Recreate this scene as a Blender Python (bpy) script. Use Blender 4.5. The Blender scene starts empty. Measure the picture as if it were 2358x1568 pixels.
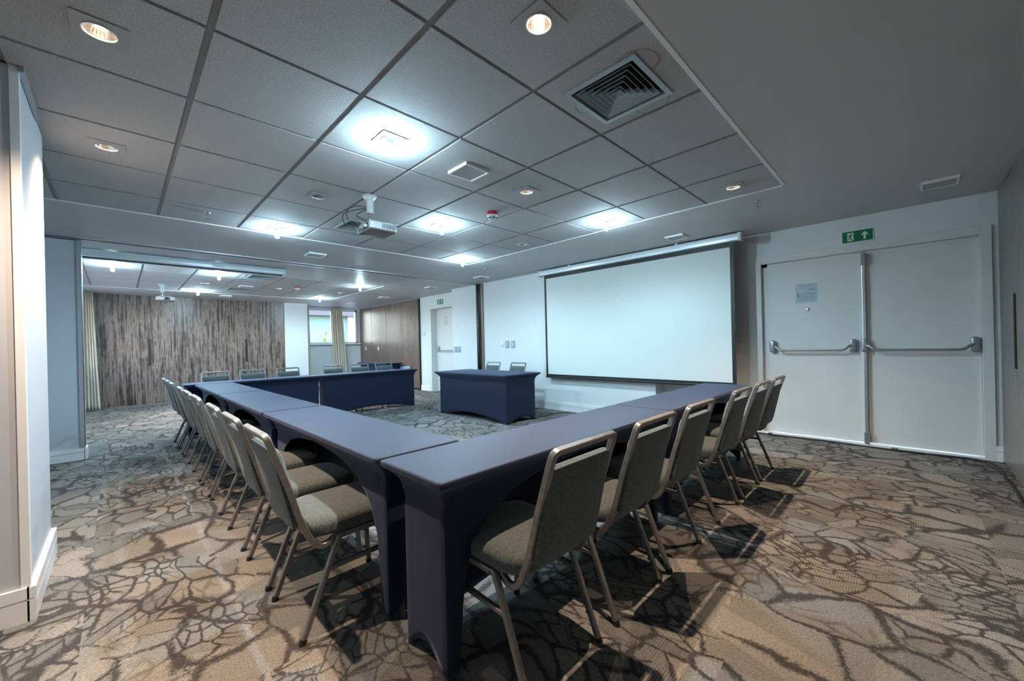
import bpy, bmesh, math, random
from mathutils import Vector, Matrix
random.seed(7)
PI = math.pi
SC = bpy.context.scene
COL = SC.collection

# ------------------------------------------------------------------ camera
CAMZ = 1.185
yaw, pitch, roll = 0.7822, -0.00034, -0.02369
FP = 909.93
f_ = Vector((math.cos(yaw)*math.cos(pitch), math.sin(yaw)*math.cos(pitch), math.sin(pitch)))
r0 = Vector((math.sin(yaw), -math.cos(yaw), 0)); u0 = r0.cross(f_)
cr, sr = math.cos(roll), math.sin(roll)
r_ = cr*r0 + sr*u0; u_ = -sr*r0 + cr*u0
cam_d = bpy.data.cameras.new('camera'); cam = bpy.data.objects.new('camera', cam_d); COL.objects.link(cam)
M = Matrix.Identity(4)
for i in range(3):
    M[i][0] = r_[i]; M[i][1] = u_[i]; M[i][2] = -f_[i]
M[2][3] = CAMZ
cam.matrix_world = M
cam_d.sensor_fit = 'HORIZONTAL'; cam_d.sensor_width = 36; cam_d.lens = FP/2358*36
cam_d.shift_x = -9.49/2358; cam_d.shift_y = 7.91/2358
cam_d.clip_start = .05
SC.camera = cam

# ------------------------------------------------------------------ world and exposure
w = bpy.data.worlds.new('world'); SC.world = w; w.use_nodes = True
nt = w.node_tree; nt.nodes.clear()
sky = nt.nodes.new('ShaderNodeTexSky'); sky.sky_type = 'NISHITA'; sky.sun_elevation = math.radians(50); sky.sun_rotation = math.radians(200)
sky.sun_disc = False
bg = nt.nodes.new('ShaderNodeBackground'); bg.inputs['Strength'].default_value = 0.9
wo = nt.nodes.new('ShaderNodeOutputWorld')
nt.links.new(sky.outputs[0], bg.inputs[0]); nt.links.new(bg.outputs[0], wo.inputs[0])
SC.view_settings.view_transform = 'Standard'; SC.view_settings.look = 'None'
SC.view_settings.gamma = 1; SC.view_settings.use_curve_mapping = False
SC.view_settings.exposure = 1.32

COOL = (0.55, 0.83, 1.0); WARM = (1.0, 0.71, 0.50)
CFL_STRENGTH = 330.0
HALO_WATT = 92.0

# ------------------------------------------------------------------ material helpers
def mat(name, col, rough=.5, metal=0, **kw):
    m = bpy.data.materials.new(name); m.use_nodes = True
    b = m.node_tree.nodes['Principled BSDF']
    b.inputs['Base Color'].default_value = (*col, 1); b.inputs['Roughness'].default_value = rough
    b.inputs['Metallic'].default_value = metal
    for k, v in kw.items():
        b.inputs[k.replace('_', ' ')].default_value = v
    return m
def N(m, t, **kw):
    n = m.node_tree.nodes.new(t)
    for k, v in kw.items(): setattr(n, k, v)
    return n
def LK(m, a, b): m.node_tree.links.new(a, b)
def B(m): return m.node_tree.nodes['Principled BSDF']
def coords(m, scale=(1, 1, 1), obj=True):
    tc = N(m, 'ShaderNodeTexCoord'); mp = N(m, 'ShaderNodeMapping'); mp.inputs['Scale'].default_value = scale
    LK(m, tc.outputs['Object'], mp.inputs['Vector']); return mp.outputs[0]
def noise(m, vec, scale, detail=2, rough=.5):
    n = N(m, 'ShaderNodeTexNoise'); n.inputs['Scale'].default_value = scale; n.inputs['Detail'].default_value = detail
    n.inputs['Roughness'].default_value = rough
    if vec is not None: LK(m, vec, n.inputs['Vector'])
    return n.outputs['Fac'], n.outputs['Color']
def ramp(m, fac, stops):
    r = N(m, 'ShaderNodeValToRGB'); e = r.color_ramp.elements
    e[0].position, e[0].color = stops[0][0], (*stops[0][1], 1)
    e[1].position, e[1].color = stops[-1][0], (*stops[-1][1], 1)
    for p, c in stops[1:-1]:
        x = e.new(p); x.color = (*c, 1)
    LK(m, fac, r.inputs[0]); return r.outputs[0]
def bump(m, fac, strength, dist=.002):
    b = N(m, 'ShaderNodeBump'); b.inputs['Strength'].default_value = strength; b.inputs['Distance'].default_value = dist
    LK(m, fac, b.inputs['Height']); LK(m, b.outputs[0], B(m).inputs['Normal'])
def math_(m, op, a, b=None, c=None):
    n = N(m, 'ShaderNodeMath', operation=op)
    for i, x in enumerate((a, b, c)):
        if x is None: continue
        if isinstance(x, (int, float)): n.inputs[i].default_value = x
        else: LK(m, x, n.inputs[i])
    return n.outputs[0]
def vmath(m, op, a, b=None):
    n = N(m, 'ShaderNodeVectorMath', operation=op)
    for i, x in enumerate((a, b)):
        if x is None: continue
        if isinstance(x, tuple): n.inputs[i].default_value = x
        else: LK(m, x, n.inputs[i])
    return n.outputs[0]
def mix(m, fac, a, b, blend='MIX'):
    n = N(m, 'ShaderNodeMix', data_type='RGBA', blend_type=blend)
    for s, x in ((0, fac), (6, a), (7, b)):
        if isinstance(x, (int, float)): n.inputs[s].default_value = x
        elif isinstance(x, tuple): n.inputs[s].default_value = (*x, 1)
        else: LK(m, x, n.inputs[s])
    return n.outputs[2]

# plaster
def plaster(name, col, rough=.6):
    m = mat(name, col, rough); v = coords(m)
    f, _ = noise(m, v, 3, 4); c = ramp(m, f, [(.3, tuple(x*.95 for x in col)), (.7, col)])
    LK(m, c, B(m).inputs['Base Color']); g, _ = noise(m, v, 160, 3); bump(m, g, .12, .001); return m
M_wall = plaster('wall_paint', (.70, .72, .73))
M_pier = plaster('pier_panel', (.52, .55, .60), .45)
M_soffit = plaster('soffit_paint', (.54, .54, .54), .5)
B(M_soffit).inputs['Specular IOR Level'].default_value = .4
M_white = mat('white_enamel', (.72, .73, .73), .4)
M_door = plaster('door_paint', (.68, .68, .66), .45)
M_trimw = mat('white_trim', (.8, .81, .82), .35)
M_tbar = mat('grid_bar', (.26, .26, .265), .45)
# mineral tile
M_tile = mat('mineral_tile', (.42, .42, .425), .85); _v = coords(M_tile)
_f, _ = noise(M_tile, _v, 170, 3, .7); _c = ramp(M_tile, _f, [(.35, (.31, .31, .31)), (.6, (.51, .51, .51))])
LK(M_tile, _c, B(M_tile).inputs['Base Color']); bump(M_tile, _f, .8, .004)
# stained tile round the diffuser
M_stain = M_tile.copy(); M_stain.name = 'stained_mineral_tile'
_src = [n for n in M_stain.node_tree.nodes if n.type == 'VALTORGB'][0].outputs[0]
_tc = N(M_stain, 'ShaderNodeTexCoord')
_nf, _nc = noise(M_stain, _tc.outputs['Object'], 9, 3)
_acc = None
for (sx, sy, rr, wd) in ((1.745, .885, .10, .010), (2.07, .98, .10, .007), (1.84, 1.235, .055, .006)):
    d = vmath(M_stain, 'SUBTRACT', _tc.outputs['Object'], (sx, sy, 2.482))
    ln = N(M_stain, 'ShaderNodeVectorMath', operation='LENGTH'); LK(M_stain, d, ln.inputs[0])
    l2 = math_(M_stain, 'ADD', ln.outputs['Value'], math_(M_stain, 'MULTIPLY', math_(M_stain, 'SUBTRACT', _nf, .5), .06))
    a = math_(M_stain, 'ABSOLUTE', math_(M_stain, 'SUBTRACT', l2, rr))
    k = math_(M_stain, 'SUBTRACT', 1.0, math_(M_stain, 'MINIMUM', math_(M_stain, 'DIVIDE', a, wd), 1.0))
    _acc = k if _acc is None else math_(M_stain, 'MAXIMUM', _acc, k)
LK(M_stain, mix(M_stain, math_(M_stain, 'MULTIPLY', _acc, .75), _src, (.26, .17, .09)), B(M_stain).inputs['Base Color'])
# wood laminate
def wood(name, dark, mid, light, k=1.0, rough=.35):
    m = mat(name, mid, rough)
    v = coords(m, (1, 1, .055)); n1, c1 = noise(m, v, 3.0*k, 3)
    w_ = vmath(m, 'ADD', coords(m, (1, 1, .035)), vmath(m, 'MULTIPLY', vmath(m, 'SUBTRACT', c1, (.5, .5, .5)), (.06, .06, .06)))
    n2, _ = noise(m, w_, 26*k, 5, .62); n3, _ = noise(m, coords(m, (1, 1, .12)), 75*k, 3, .6)
    n4, _ = noise(m, coords(m, (1, 1, .5)), 9*k, 4, .7)
    s = math_(m, 'ADD', math_(m, 'MULTIPLY', n2, .6), math_(m, 'ADD', math_(m, 'MULTIPLY', n3, .2), math_(m, 'MULTIPLY', n4, .2)))
    c = ramp(m, s, [(.40, dark), (.47, mid), (.53, light), (.60, mid)])
    LK(m, c, B(m).inputs['Base Color']); return m
M_wood = wood('zebrano_laminate', (.026, .015, .012), (.085, .054, .042), (.25, .185, .155))
M_wood2 = wood('walnut_laminate', (.07, .042, .03), (.14, .09, .068), (.21, .145, .115), 1.6)
M_wood3 = wood('taupe_laminate', (.11, .088, .074), (.17, .14, .12), (.23, .195, .17), 1.8)
# carpet
M_carpet = mat('carpet', (.2, .2, .2), .95); B(M_carpet).inputs['Specular IOR Level'].default_value = .15
m = M_carpet; tc = N(m, 'ShaderNodeTexCoord'); P = tc.outputs['Object']
def tile_rnd(scale, shift):
    t = vmath(m, 'FLOOR', vmath(m, 'MULTIPLY', vmath(m, 'ADD', P, shift), (scale[0], scale[1], 0)))
    wn = N(m, 'ShaderNodeTexWhiteNoise', noise_dimensions='3D'); LK(m, t, wn.inputs[0]); return wn.outputs['Value'], wn.outputs['Color']
rv, rc = tile_rnd((2, 1), (.13, .31, 0)); rv2, rc2 = tile_rnd((2, 2), (.13, .31, 5))
sw = math_(m, 'GREATER_THAN', rv, .55)
off = vmath(m, 'MULTIPLY', rc, (7, 7, 0)); cmb = N(m, 'ShaderNodeCombineXYZ')
LK(m, sw, cmb.inputs[0]); LK(m, sw, cmb.inputs[1])
P1 = vmath(m, 'ADD', P, vmath(m, 'MULTIPLY', off, cmb.outputs[0]))
_, wc = noise(m, P1, 2.0, 1.5, .5)
_, wc2 = noise(m, P1, 11, 3, .7)
P2 = vmath(m, 'ADD', P1, vmath(m, 'MULTIPLY', vmath(m, 'SUBTRACT', wc, (.5, .5, .5)), (.46, .34, 0)))
P2 = vmath(m, 'ADD', P2, vmath(m, 'MULTIPLY', vmath(m, 'SUBTRACT', wc2, (.5, .5, .5)), (.035, .035, 0)))
P2 = vmath(m, 'MULTIPLY', P2, (1.35, .85, 0))
def vor(scale):
    a = N(m, 'ShaderNodeTexVoronoi', feature='DISTANCE_TO_EDGE', voronoi_dimensions='2D'); a.inputs['Scale'].default_value = scale
    b = N(m, 'ShaderNodeTexVoronoi', feature='F1', voronoi_dimensions='2D'); b.inputs['Scale'].default_value = scale
    LK(m, P2, a.inputs['Vector']); LK(m, P2, b.inputs['Vector'])
    return a.outputs['Distance'], b.outputs['Color']
da, ka = vor(3.3); db, kb = vor(6.0); d2, k2 = vor(10.5)
big, _ = noise(m, P1, 1.3, 2)
big2, _ = noise(m, vmath(m, 'ADD', P1, (31, 17, 0)), .8, 1); sel2 = math_(m, 'GREATER_THAN', big2, .5)
dmx = N(m, 'ShaderNodeMix', data_type='FLOAT'); LK(m, sel2, dmx.inputs[0]); LK(m, da, dmx.inputs[2]); LK(m, db, dmx.inputs[3]); d1 = dmx.outputs[0]
k1 = mix(m, sel2, ka, kb)
rag, _ = noise(m, P, 60, 5, .85); wide, _ = noise(m, P1, 2.4, 3)
ragt = math_(m, 'MULTIPLY', math_(m, 'SUBTRACT', rag, .5), .34)
th = math_(m, 'ADD', ragt, math_(m, 'MULTIPLY', math_(m, 'SUBTRACT', wide, .5), .34))
def smooth_mask(d, lo, hi):
    k = N(m, 'ShaderNodeMapRange', interpolation_type='SMOOTHSTEP'); k.inputs['From Min'].default_value = lo; k.inputs['From Max'].default_value = hi
    LK(m, d, k.inputs[0]); return k.outputs[0]
m1 = smooth_mask(math_(m, 'SUBTRACT', d1, th), .015, .10)
m2 = smooth_mask(math_(m, 'SUBTRACT', d2, th), .02, .13)
fine = smooth_mask(big, .46, .54)
m2 = math_(m, 'SUBTRACT', 1.0, math_(m, 'MULTIPLY', fine, math_(m, 'SUBTRACT', 1.0, m2)))
class _M: pass
msk = _M(); msk.outputs = [math_(m, 'MULTIPLY', m1, m2)]
kk = N(m, 'ShaderNodeSeparateColor'); LK(m, k1, kk.inputs[0])
stone = mix(m, kk.outputs[0], (.27, .26, .235), (.135, .145, .14))
stone = mix(m, math_(m, 'MULTIPLY', kk.outputs[1], .35), stone, (.20, .185, .175))
vein = mix(m, wide, (.033, .032, .034), (.075, .072, .072))
base = mix(m, msk.outputs[0], vein, stone)
spk, _ = noise(m, P, 260, 3, .8); spk2, _ = noise(m, P, 95, 3, .8); sp = ramp(m, math_(m, 'ADD', math_(m, 'MULTIPLY', spk, .5), math_(m, 'MULTIPLY', spk2, .5)), [(.38, (.55, .55, .55)), (.62, (1.35, 1.35, 1.35))])
base = mix(m, 1.0, base, sp, 'MULTIPLY')
sep = N(m, 'ShaderNodeSeparateXYZ'); LK(m, P, sep.inputs[0])
ribx = math_(m, 'SINE', math_(m, 'MULTIPLY', sep.outputs[0], 2*PI/.0105)); riby = math_(m, 'SINE', math_(m, 'MULTIPLY', sep.outputs[1], 2*PI/.0105))
ds = math_(m, 'GREATER_THAN', rv2, .5); rm = N(m, 'ShaderNodeMix', data_type='FLOAT'); LK(m, ds, rm.inputs[0]); LK(m, ribx, rm.inputs[2]); LK(m, riby, rm.inputs[3])
amp = ramp(m, rv2, [(.0, (.03,)*3), (.62, (.08,)*3), (.85, (.38,)*3)])
rib = math_(m, 'ADD', 1.0, math_(m, 'MULTIPLY', rm.outputs[0], amp))
rb = N(m, 'ShaderNodeCombineColor'); [LK(m, rib, rb.inputs[i]) for i in range(3)]
base = mix(m, 1.0, base, rb.outputs[0], 'MULTIPLY')
LK(m, base, B(m).inputs['Base Color']); bump(m, spk, .5, .003)
# fabrics
M_cover = mat('navy_spandex', (.0045, .0105, .031), .6, Sheen_Weight=.2, Sheen_Roughness=.45); B(M_cover).inputs['Sheen Tint'].default_value = (.55, .66, 1, 1)
B(M_cover).inputs['Specular IOR Level'].default_value = .25
_f, _ = noise(M_cover, coords(M_cover), 500, 2); bump(M_cover, _f, .15, .0006)
M_fab = mat('teal_grey_weave', (.08, .13, .13), .9, Sheen_Weight=.25); v = coords(M_fab)
sx = N(M_fab, 'ShaderNodeSeparateXYZ'); LK(M_fab, v, sx.inputs[0])
wv = math_(M_fab, 'SINE', math_(M_fab, 'MULTIPLY', math_(M_fab, 'ADD', sx.outputs[0], math_(M_fab, 'ADD', sx.outputs[2], sx.outputs[1])), 1500.))
wv2 = math_(M_fab, 'SINE', math_(M_fab, 'MULTIPLY', math_(M_fab, 'SUBTRACT', sx.outputs[0], math_(M_fab, 'ADD', sx.outputs[2], sx.outputs[1])), 1100.))
q = math_(M_fab, 'MULTIPLY', wv, wv2); nf, _ = noise(M_fab, v, 90, 3, .7)
q = math_(M_fab, 'ADD', math_(M_fab, 'MULTIPLY', q, .22), nf)
LK(M_fab, ramp(M_fab, q, [(.25, (.028, .040, .042)), (.5, (.062, .080, .081)), (.78, (.125, .145, .142))]), B(M_fab).inputs['Base Color']); bump(M_fab, q, .3, .001)
M_tube = mat('satin_grey_metal', (.36, .34, .325), .42, .6)
_f, _ = noise(M_tube, coords(M_tube), 40, 3); LK(M_tube, ramp(M_tube, _f, [(.3, (.19, .185, .18)), (.7, (.26, .253, .248))]), B(M_tube).inputs['Base Color'])
M_rubber = mat('black_rubber', (.015, .015, .016), .6)
M_alu = mat('brushed_aluminium', (.62, .65, .68), .3, .85)
M_alu2 = mat('grey_anodised', (.40, .42, .45), .32, .8)
M_black = mat('black_paint', (.008, .009, .01), .5)
M_blackgl = mat('black_gloss', (.010, .014, .018), .12)
M_dark = mat('duct_dark', (.01, .01, .011), .8)
M_vent = mat('diffuser_enamel', (.36, .43, .46), .35, .3)
M_ventw = mat('vent_cover', (.38, .39, .40), .4)
M_curt = mat('curtain_cloth', (.64, .56, .46), .9, Sheen_Weight=.2)
M_screen = mat('screen_fabric', (.64, .67, .65), .75)
_f, _ = noise(M_screen, coords(M_screen, (1, 1, 1)), 1.2, 3); bump(M_screen, _f, .15, .03)
M_case = mat('screen_casing', (.70, .75, .80), .3, .2)
M_green = mat('safety_green', (.0, .16, .065), .35)
M_signw = mat('sign_white', (.72, .76, .66), .5)
M_paper = mat('laminated_sheet', (.45, .52, .58), .3)
M_ink = mat('grey_ink', (.10, .13, .17), .6); M_inkg = mat('green_ink', (.10, .28, .16), .6)
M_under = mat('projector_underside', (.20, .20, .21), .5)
M_red = mat('red_plastic', (.55, .012, .03), .3)
M_plastic = mat('white_plastic', (.62, .65, .66), .35)
M_plate = mat('grey_blue_plate', (.28, .34, .42), .35)
M_cable = mat('dark_cable', (.02, .04, .045), .45)
M_glass = mat('window_glass', (1, 1, 1), .02, 0, Transmission_Weight=1.0, IOR=1.05)
M_brass = mat('handle_bronze', (.09, .075, .05), .35, .7)
M_chrome = mat('chrome', (.7, .7, .7), .15, 1)
M_lensglass = mat('lens_glass', (.9, .9, .9), .05, 0, Transmission_Weight=1.0)
M_refl = mat('lamp_reflector', (.85, .83, .78), .18, 1)
M_offbulb = mat('unlit_bulb', (.6, .62, .62), .3)
M_cup = mat('cup_glaze', (.7, .75, .78), .25); M_cup2 = mat('cup_glaze_blue', (.18, .26, .45), .25)
M_kraft = mat('brown_card', (.20, .11, .07), .7)
def emis(name, col, s):
    m = bpy.data.materials.new(name); m.use_nodes = True; t = m.node_tree; t.nodes.clear()
    e = t.nodes.new('ShaderNodeEmission'); o = t.nodes.new('ShaderNodeOutputMaterial')
    e.inputs[0].default_value = (*col, 1); e.inputs[1].default_value = s; t.links.new(e.outputs[0], o.inputs[0]); return m
M_cfl = emis('cool_lamp_glow', COOL, CFL_STRENGTH)
M_halo = emis('warm_lamp_glow', WARM, 60.0)
# exterior
M_teal = mat('teal_facade', (.10, .165, .145), .7); M_lilac = mat('white_facade', (.24, .24, .28), .7); M_eave = mat('eave', (.06, .06, .065), .7)
M_cyanw = mat('cyan_window', (.06, .17, .20), .2); M_leaf = mat('yellow_green_leaf', (.15, .17, .03), .7); M_pave = mat('pavement', (.3, .3, .3), .8)

# ------------------------------------------------------------------ mesh helpers
def obj(name, bm, m, parent=None, smooth=False, bevel=0, seg=2, ang=40):
    me = bpy.data.meshes.new(name)
    bmesh.ops.recalc_face_normals(bm, faces=bm.faces[:])
    bm.to_mesh(me); bm.free()
    for x in (m if isinstance(m, (list, tuple)) else [m]): me.materials.append(x)
    if smooth:
        for p in me.polygons: p.use_smooth = True
        try: me.set_sharp_from_angle(angle=math.radians(ang))
        except Exception: pass
    o = bpy.data.objects.new(name, me); COL.objects.link(o)
    if parent is not None: o.parent = parent
    if bevel:
        b = o.modifiers.new('bevel', 'BEVEL'); b.width = bevel; b.segments = seg; b.limit_method = 'ANGLE'; b.angle_limit = math.radians(50)
    return o
def box(bm, x0, x1, y0, y1, z0, z1, mi=0):
    vs = [bm.verts.new((x, y, z)) for z in (z0, z1) for x, y in ((x0, y0), (x1, y0), (x1, y1), (x0, y1))]
    for f in ((3, 2, 1, 0), (4, 5, 6, 7), (0, 1, 5, 4), (1, 2, 6, 5), (2, 3, 7, 6), (3, 0, 4, 7)):
        fc = bm.faces.new([vs[i] for i in f]); fc.material_index = mi
    return vs
def bx(name, x0, x1, y0, y1, z0, z1, m, parent=None, bevel=0, **k):
    bm = bmesh.new(); box(bm, x0, x1, y0, y1, z0, z1); return obj(name, bm, m, parent, bevel=bevel, **k)
def lathe(bm, prof, c=(0, 0, 0), n=24, axis='Z', mi=0, cap=True):
    rings = []
    for r, h in prof:
        ring = []
        for i in range(n):
            a = 2*PI*i/n; x, y = r*math.cos(a), r*math.sin(a)
            p = {'Z': (x, y, h), 'X': (h, x, y), 'Y': (x, h, y)}[axis]
            ring.append(bm.verts.new((c[0]+p[0], c[1]+p[1], c[2]+p[2])))
        rings.append(ring)
    for a, b in zip(rings, rings[1:]):
        for i in range(n):
            f = bm.faces.new((a[i], a[(i+1) % n], b[(i+1) % n], b[i])); f.material_index = mi
    if cap:
        for rg in (rings[0], rings[-1]):
            try:
                f = bm.faces.new(rg); f.material_index = mi
            except Exception: pass
def smooth_path(pts, rad=.03, n=5):
    """round the corners of a polyline"""
    P = [Vector(p) for p in pts]; out = [P[0]]
    for i in range(1, len(P)-1):
        a, b, c = P[i-1], P[i], P[i+1]
        r = rad[i] if isinstance(rad, (list, tuple)) else rad
        d1 = (a-b); d2 = (c-b); t = min(r, d1.length*.48, d2.length*.48)
        if t < 1e-4: out.append(b); continue
        p0 = b+d1.normalized()*t; p1 = b+d2.normalized()*t
        for k in range(n+1):
            s = k/n; out.append(p0*(1-s)**2+b*2*s*(1-s)+p1*s*s)
    out.append(P[-1]); return out
def sweep(bm, pts, w, h, up=(0, 0, 1), c=.25, round_=False, n=10, mi=0):
    """tube along pts. w across, h along 'up' side"""
    P = [Vector(p) for p in pts]; up = Vector(up)
    if round_: prof = [(w/2*math.cos(2*PI*i/n), h/2*math.sin(2*PI*i/n)) for i in range(n)]
    else:
        k = c*min(w, h); a, b = w/2, h/2
        prof = [(a-k, -b), (a, -b+k), (a, b-k), (a-k, b), (-a+k, b), (-a, b-k), (-a, -b+k), (-a+k, -b)]
    T0 = (P[1]-P[0]).normalized(); nrm = (up-T0*up.dot(T0))
    if nrm.length < 1e-3: nrm = Vector((1, 0, 0))-T0*T0.x
    nrm.normalize(); rings = []; prevT = T0
    for i, p in enumerate(P):
        if i == 0: T = T0
        elif i == len(P)-1: T = (P[i]-P[i-1]).normalized()
        else: T = ((P[i]-P[i-1]).normalized()+(P[i+1]-P[i]).normalized()).normalized()
        q_ = prevT.rotation_difference(T); nrm = (q_ @ nrm); nrm = (nrm-T*nrm.dot(T)).normalized(); prevT = T
        bn = T.cross(nrm)
        rings.append([bm.verts.new(p+bn*a_+nrm*b_) for a_, b_ in prof])
    L = len(prof)
    for a, b in zip(rings, rings[1:]):
        for i in range(L):
            f = bm.faces.new((a[i], a[(i+1) % L], b[(i+1) % L], b[i])); f.material_index = mi
    for rg in (rings[0], rings[-1]):
        f = bm.faces.new(rg); f.material_index = mi
def rrect(w, h, r, n=4):
    pts = []
    rr = r if isinstance(r, (list, tuple)) else [r]*4
    for (sx, sy, a0), r1 in zip(((1, -1, -PI/2), (1, 1, 0), (-1, 1, PI/2), (-1, -1, PI)), rr):
        cx, cy = sx*(w/2-r1), sy*(h/2-r1)
        for k in range(n+1):
            a = a0+PI/2*k/n; pts.append((cx+r1*math.cos(a), cy+r1*math.sin(a)))
    return pts
def pillow(bm, outline, rings, place, mi=0):
    """rings: list of (scale-inset, height). place maps (u, v, h) to 3d"""
    R = []
    mx = max(abs(p[0]) for p in outline); my = max(abs(p[1]) for p in outline)
    for ins, h in rings:
        sx, sy = 1-ins/mx, 1-ins/my
        R.append([bm.verts.new(place(p[0]*sx, p[1]*sy, h)) for p in outline])
    L = len(outline)
    for a, b in zip(R, R[1:]):
        for i in range(L):
            f = bm.faces.new((a[i], a[(i+1) % L], b[(i+1) % L], b[i])); f.material_index = mi
    for rg in (R[0], R[-1]):
        c = sum((v.co for v in rg), Vector())/L; cv = bm.verts.new(c)
        for i in range(L): bm.faces.new((rg[i], rg[(i+1) % L], cv)).material_index = mi
def poly(bm, pts, place, t=0.0006, mi=0):
    """thin raised polygon; place(u, v, h)"""
    a = [bm.verts.new(place(u, v, 0)) for u, v in pts]; b = [bm.verts.new(place(u, v, t)) for u, v in pts]
    bm.faces.new(b).material_index = mi; bm.faces.new(a[::-1]).material_index = mi
    for i in range(len(pts)):
        j = (i+1) % len(pts); bm.faces.new((a[i], a[j], b[j], b[i])).material_index = mi
def tag(o, label, cat, group=None, kind=None):
    o['label'] = label; o['category'] = cat
    if group: o['group'] = group
    if kind: o['kind'] = kind
    return o
def thing(name, label, cat, loc=(0, 0, 0), rz=0, group=None):
    o = bpy.data.objects.new(name, None); COL.objects.link(o); o.empty_display_size = .1
    o.location = loc; o.rotation_euler = (0, 0, rz); return tag(o, label, cat, group)
def struct(o, label=None):
    o['kind'] = 'structure'
    if label: o['label'] = label
    return o
def dup(root, loc, rz=None, label=None, group=None):
    def cp(o, parent):
        c = o.copy(); COL.objects.link(c)
        if parent is not None: c.parent = parent
        for ch in KIDS.get(o.name, []): cp(ch, c)
        return c
    c = cp(root, None); c.location = loc
    if rz is not None: c.rotation_euler = (0, 0, rz)
    if label: c['label'] = label
    if group: c['group'] = group
    return c
KIDS = {}
def index_kids():
    KIDS.clear()
    for o in COL.objects:
        if o.parent is not None: KIDS.setdefault(o.parent.name, []).append(o)

# ------------------------------------------------------------------ room shell
ZC = 2.481
XW, XD, XF = 5.45, 5.68, 5.75      # screen wall, double-door wall, far stretch
XL = -1.6
bx('floor', XL-.1, 6.2, -.72, 13.2, -.08, 0, M_carpet)['kind'] = 'structure'

# soffit / ceiling with two recessed tile fields
GX = [.282+.625*i for i in range(-3, 7)]; GX[-1] = 4.02
GY1 = [.724+.625*j for j in range(0, 7)]+[5.05]
GY2 = [7.89+.625*j for j in range(0, 6)]
bm = bmesh.new()
X0r, X1r = XL-.1, 4.02
for (a, b, c, d) in ((X0r, 6.2, -.72, GY1[0]), (X1r, 6.2, GY1[0], 5.05), (X0r, 6.2, 5.05, 6.47), (X0r, 6.2, 6.60, 7.89), (X1r, 6.2, 7.89, GY2[-1]), (X0r, 6.2, GY2[-1], 13.2)):
    box(bm, a, b, c, d, ZC, ZC+.05)
box(bm, X0r, 6.2, -.72, 13.2, ZC+.09, ZC+.12)
struct(obj('ceiling', bm, M_soffit))
LIGHT_XY = set()
cfl = [(1.22, 2.285), (1.22, 4.785), (2.47, 3.54), (3.72, 2.285), (3.69, 4.765)]
cfl2 = [(-.04, 8.2), (1.21, 8.2), (1.21, 10.7), (3.62, 8.2), (3.66, 10.7)]
halo = [(-.03, 2.285), (-.03, 3.54), (1.22, 1.04), (2.47, 2.285), (3.72, 1.04)]
halo2 = [(1.20, 9.45), (2.42, 9.45), (3.67, 9.45)]
offl = [(1.22, 3.54), (3.72, 3.54)]
holes = {}
for p in cfl+cfl2+halo+halo2+offl: holes[(round(p[0], 2), round(p[1], 2))] = (p[0], p[1], .056)
diffs = [(1.86, 1.055, .18), (1.86, 4.17, .18), (1.83, 8.2, .18), (1.83, 10.07, .18)]
def tile_field(GX, GY, name):
    bm = bmesh.new()
    for i in range(len(GX)-1):
        for j in range(len(GY)-1):
            x0, x1, y0, y1 = GX[i]+.014, GX[i+1]-.014, GY[j]+.010, GY[j+1]-.010
            hs = [(h[0], h[1], h[2]) for h in list(holes.values())+diffs if x0 < h[0] < x1 and y0 < h[1] < y1]
            mi = 1 if (x0 < 1.86 < x1 and y0 < 1.055 < y1) else 0
            if hs:
                hx, hy, s = hs[0]
                for (a, b, c, d) in ((x0, x1, y0, hy-s), (x0, x1, hy+s, y1), (x0, hx-s, hy-s, hy+s), (hx+s, x1, hy-s, hy+s)):
                    box(bm, a, b, c, d, ZC+.0015, ZC+.018, mi)
            else: box(bm, x0, x1, y0, y1, ZC+.0015, ZC+.018, mi)
    o = struct(obj(name, bm, [M_tile, M_stain]))
    bm = bmesh.new()
    for x in GX[1:-1]: box(bm, x-.016, x+.016, GY[0], GY[-1], ZC+.0115, ZC+.04)
    for y in GY[1:-1]: box(bm, GX[0], GX[-1], y-.012, y+.012, ZC+.012, ZC+.04)
    return o, struct(obj('trim_ceiling_grid', bm, M_tbar))
tile_field(GX, GY1, 'ceiling_tiles'); tile_field(GX, GY2, 'ceiling_tiles')
n = 1
for GY in (GY1, GY2):
    bm = bmesh.new(); t = .018
    for (a, b, c, d) in ((X0r, X1r, GY[0]-.004, GY[0]+t), (X0r, X1r, GY[-1]-t, GY[-1]+.004), (X1r-t, X1r+.004, GY[0], GY[-1])): box(bm, a, b, c, d, ZC-.005, ZC+.02)
    struct(obj('trim_%d' % n, bm, M_trimw)); n += 1
# partition track across the room
bm = bmesh.new()
box(bm, XL, XW, 6.455, 6.50, ZC-.012, ZC+.05); box(bm, XL, XW, 6.57, 6.605, ZC-.012, ZC+.05); box(bm, XL, XW, 6.50, 6.57, ZC+.03, ZC+.05, 1)
struct(obj('trim_3', bm, [M_alu, M_dark]))
bx('cover_plate', 1.86, 2.35, 6.60, 6.68, ZC-.006, ZC, M_trimw)
tag(bpy.data.objects['cover_plate'], 'thin white cover strip on the ceiling just behind the long partition rail', 'cover plate')

# walls
bm = bmesh.new()
T = 6.2
box(bm, XD, T, -.6, -.49, 0, ZC); box(bm, XD, T, 1.30, 2.60, 0, ZC); box(bm, XD, T, -.49, 1.30, 2.10, ZC)
box(bm, XW, T, 2.60, 7.475, 0, ZC)
box(bm, XF, T, 7.475, 7.82, 0, ZC); box(bm, XF, T, 8.84, 13.2, 0, ZC); box(bm, XF, T, 7.82, 8.84, 2.17, ZC)
struct(obj('wall_right', bm, M_wall))
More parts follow.
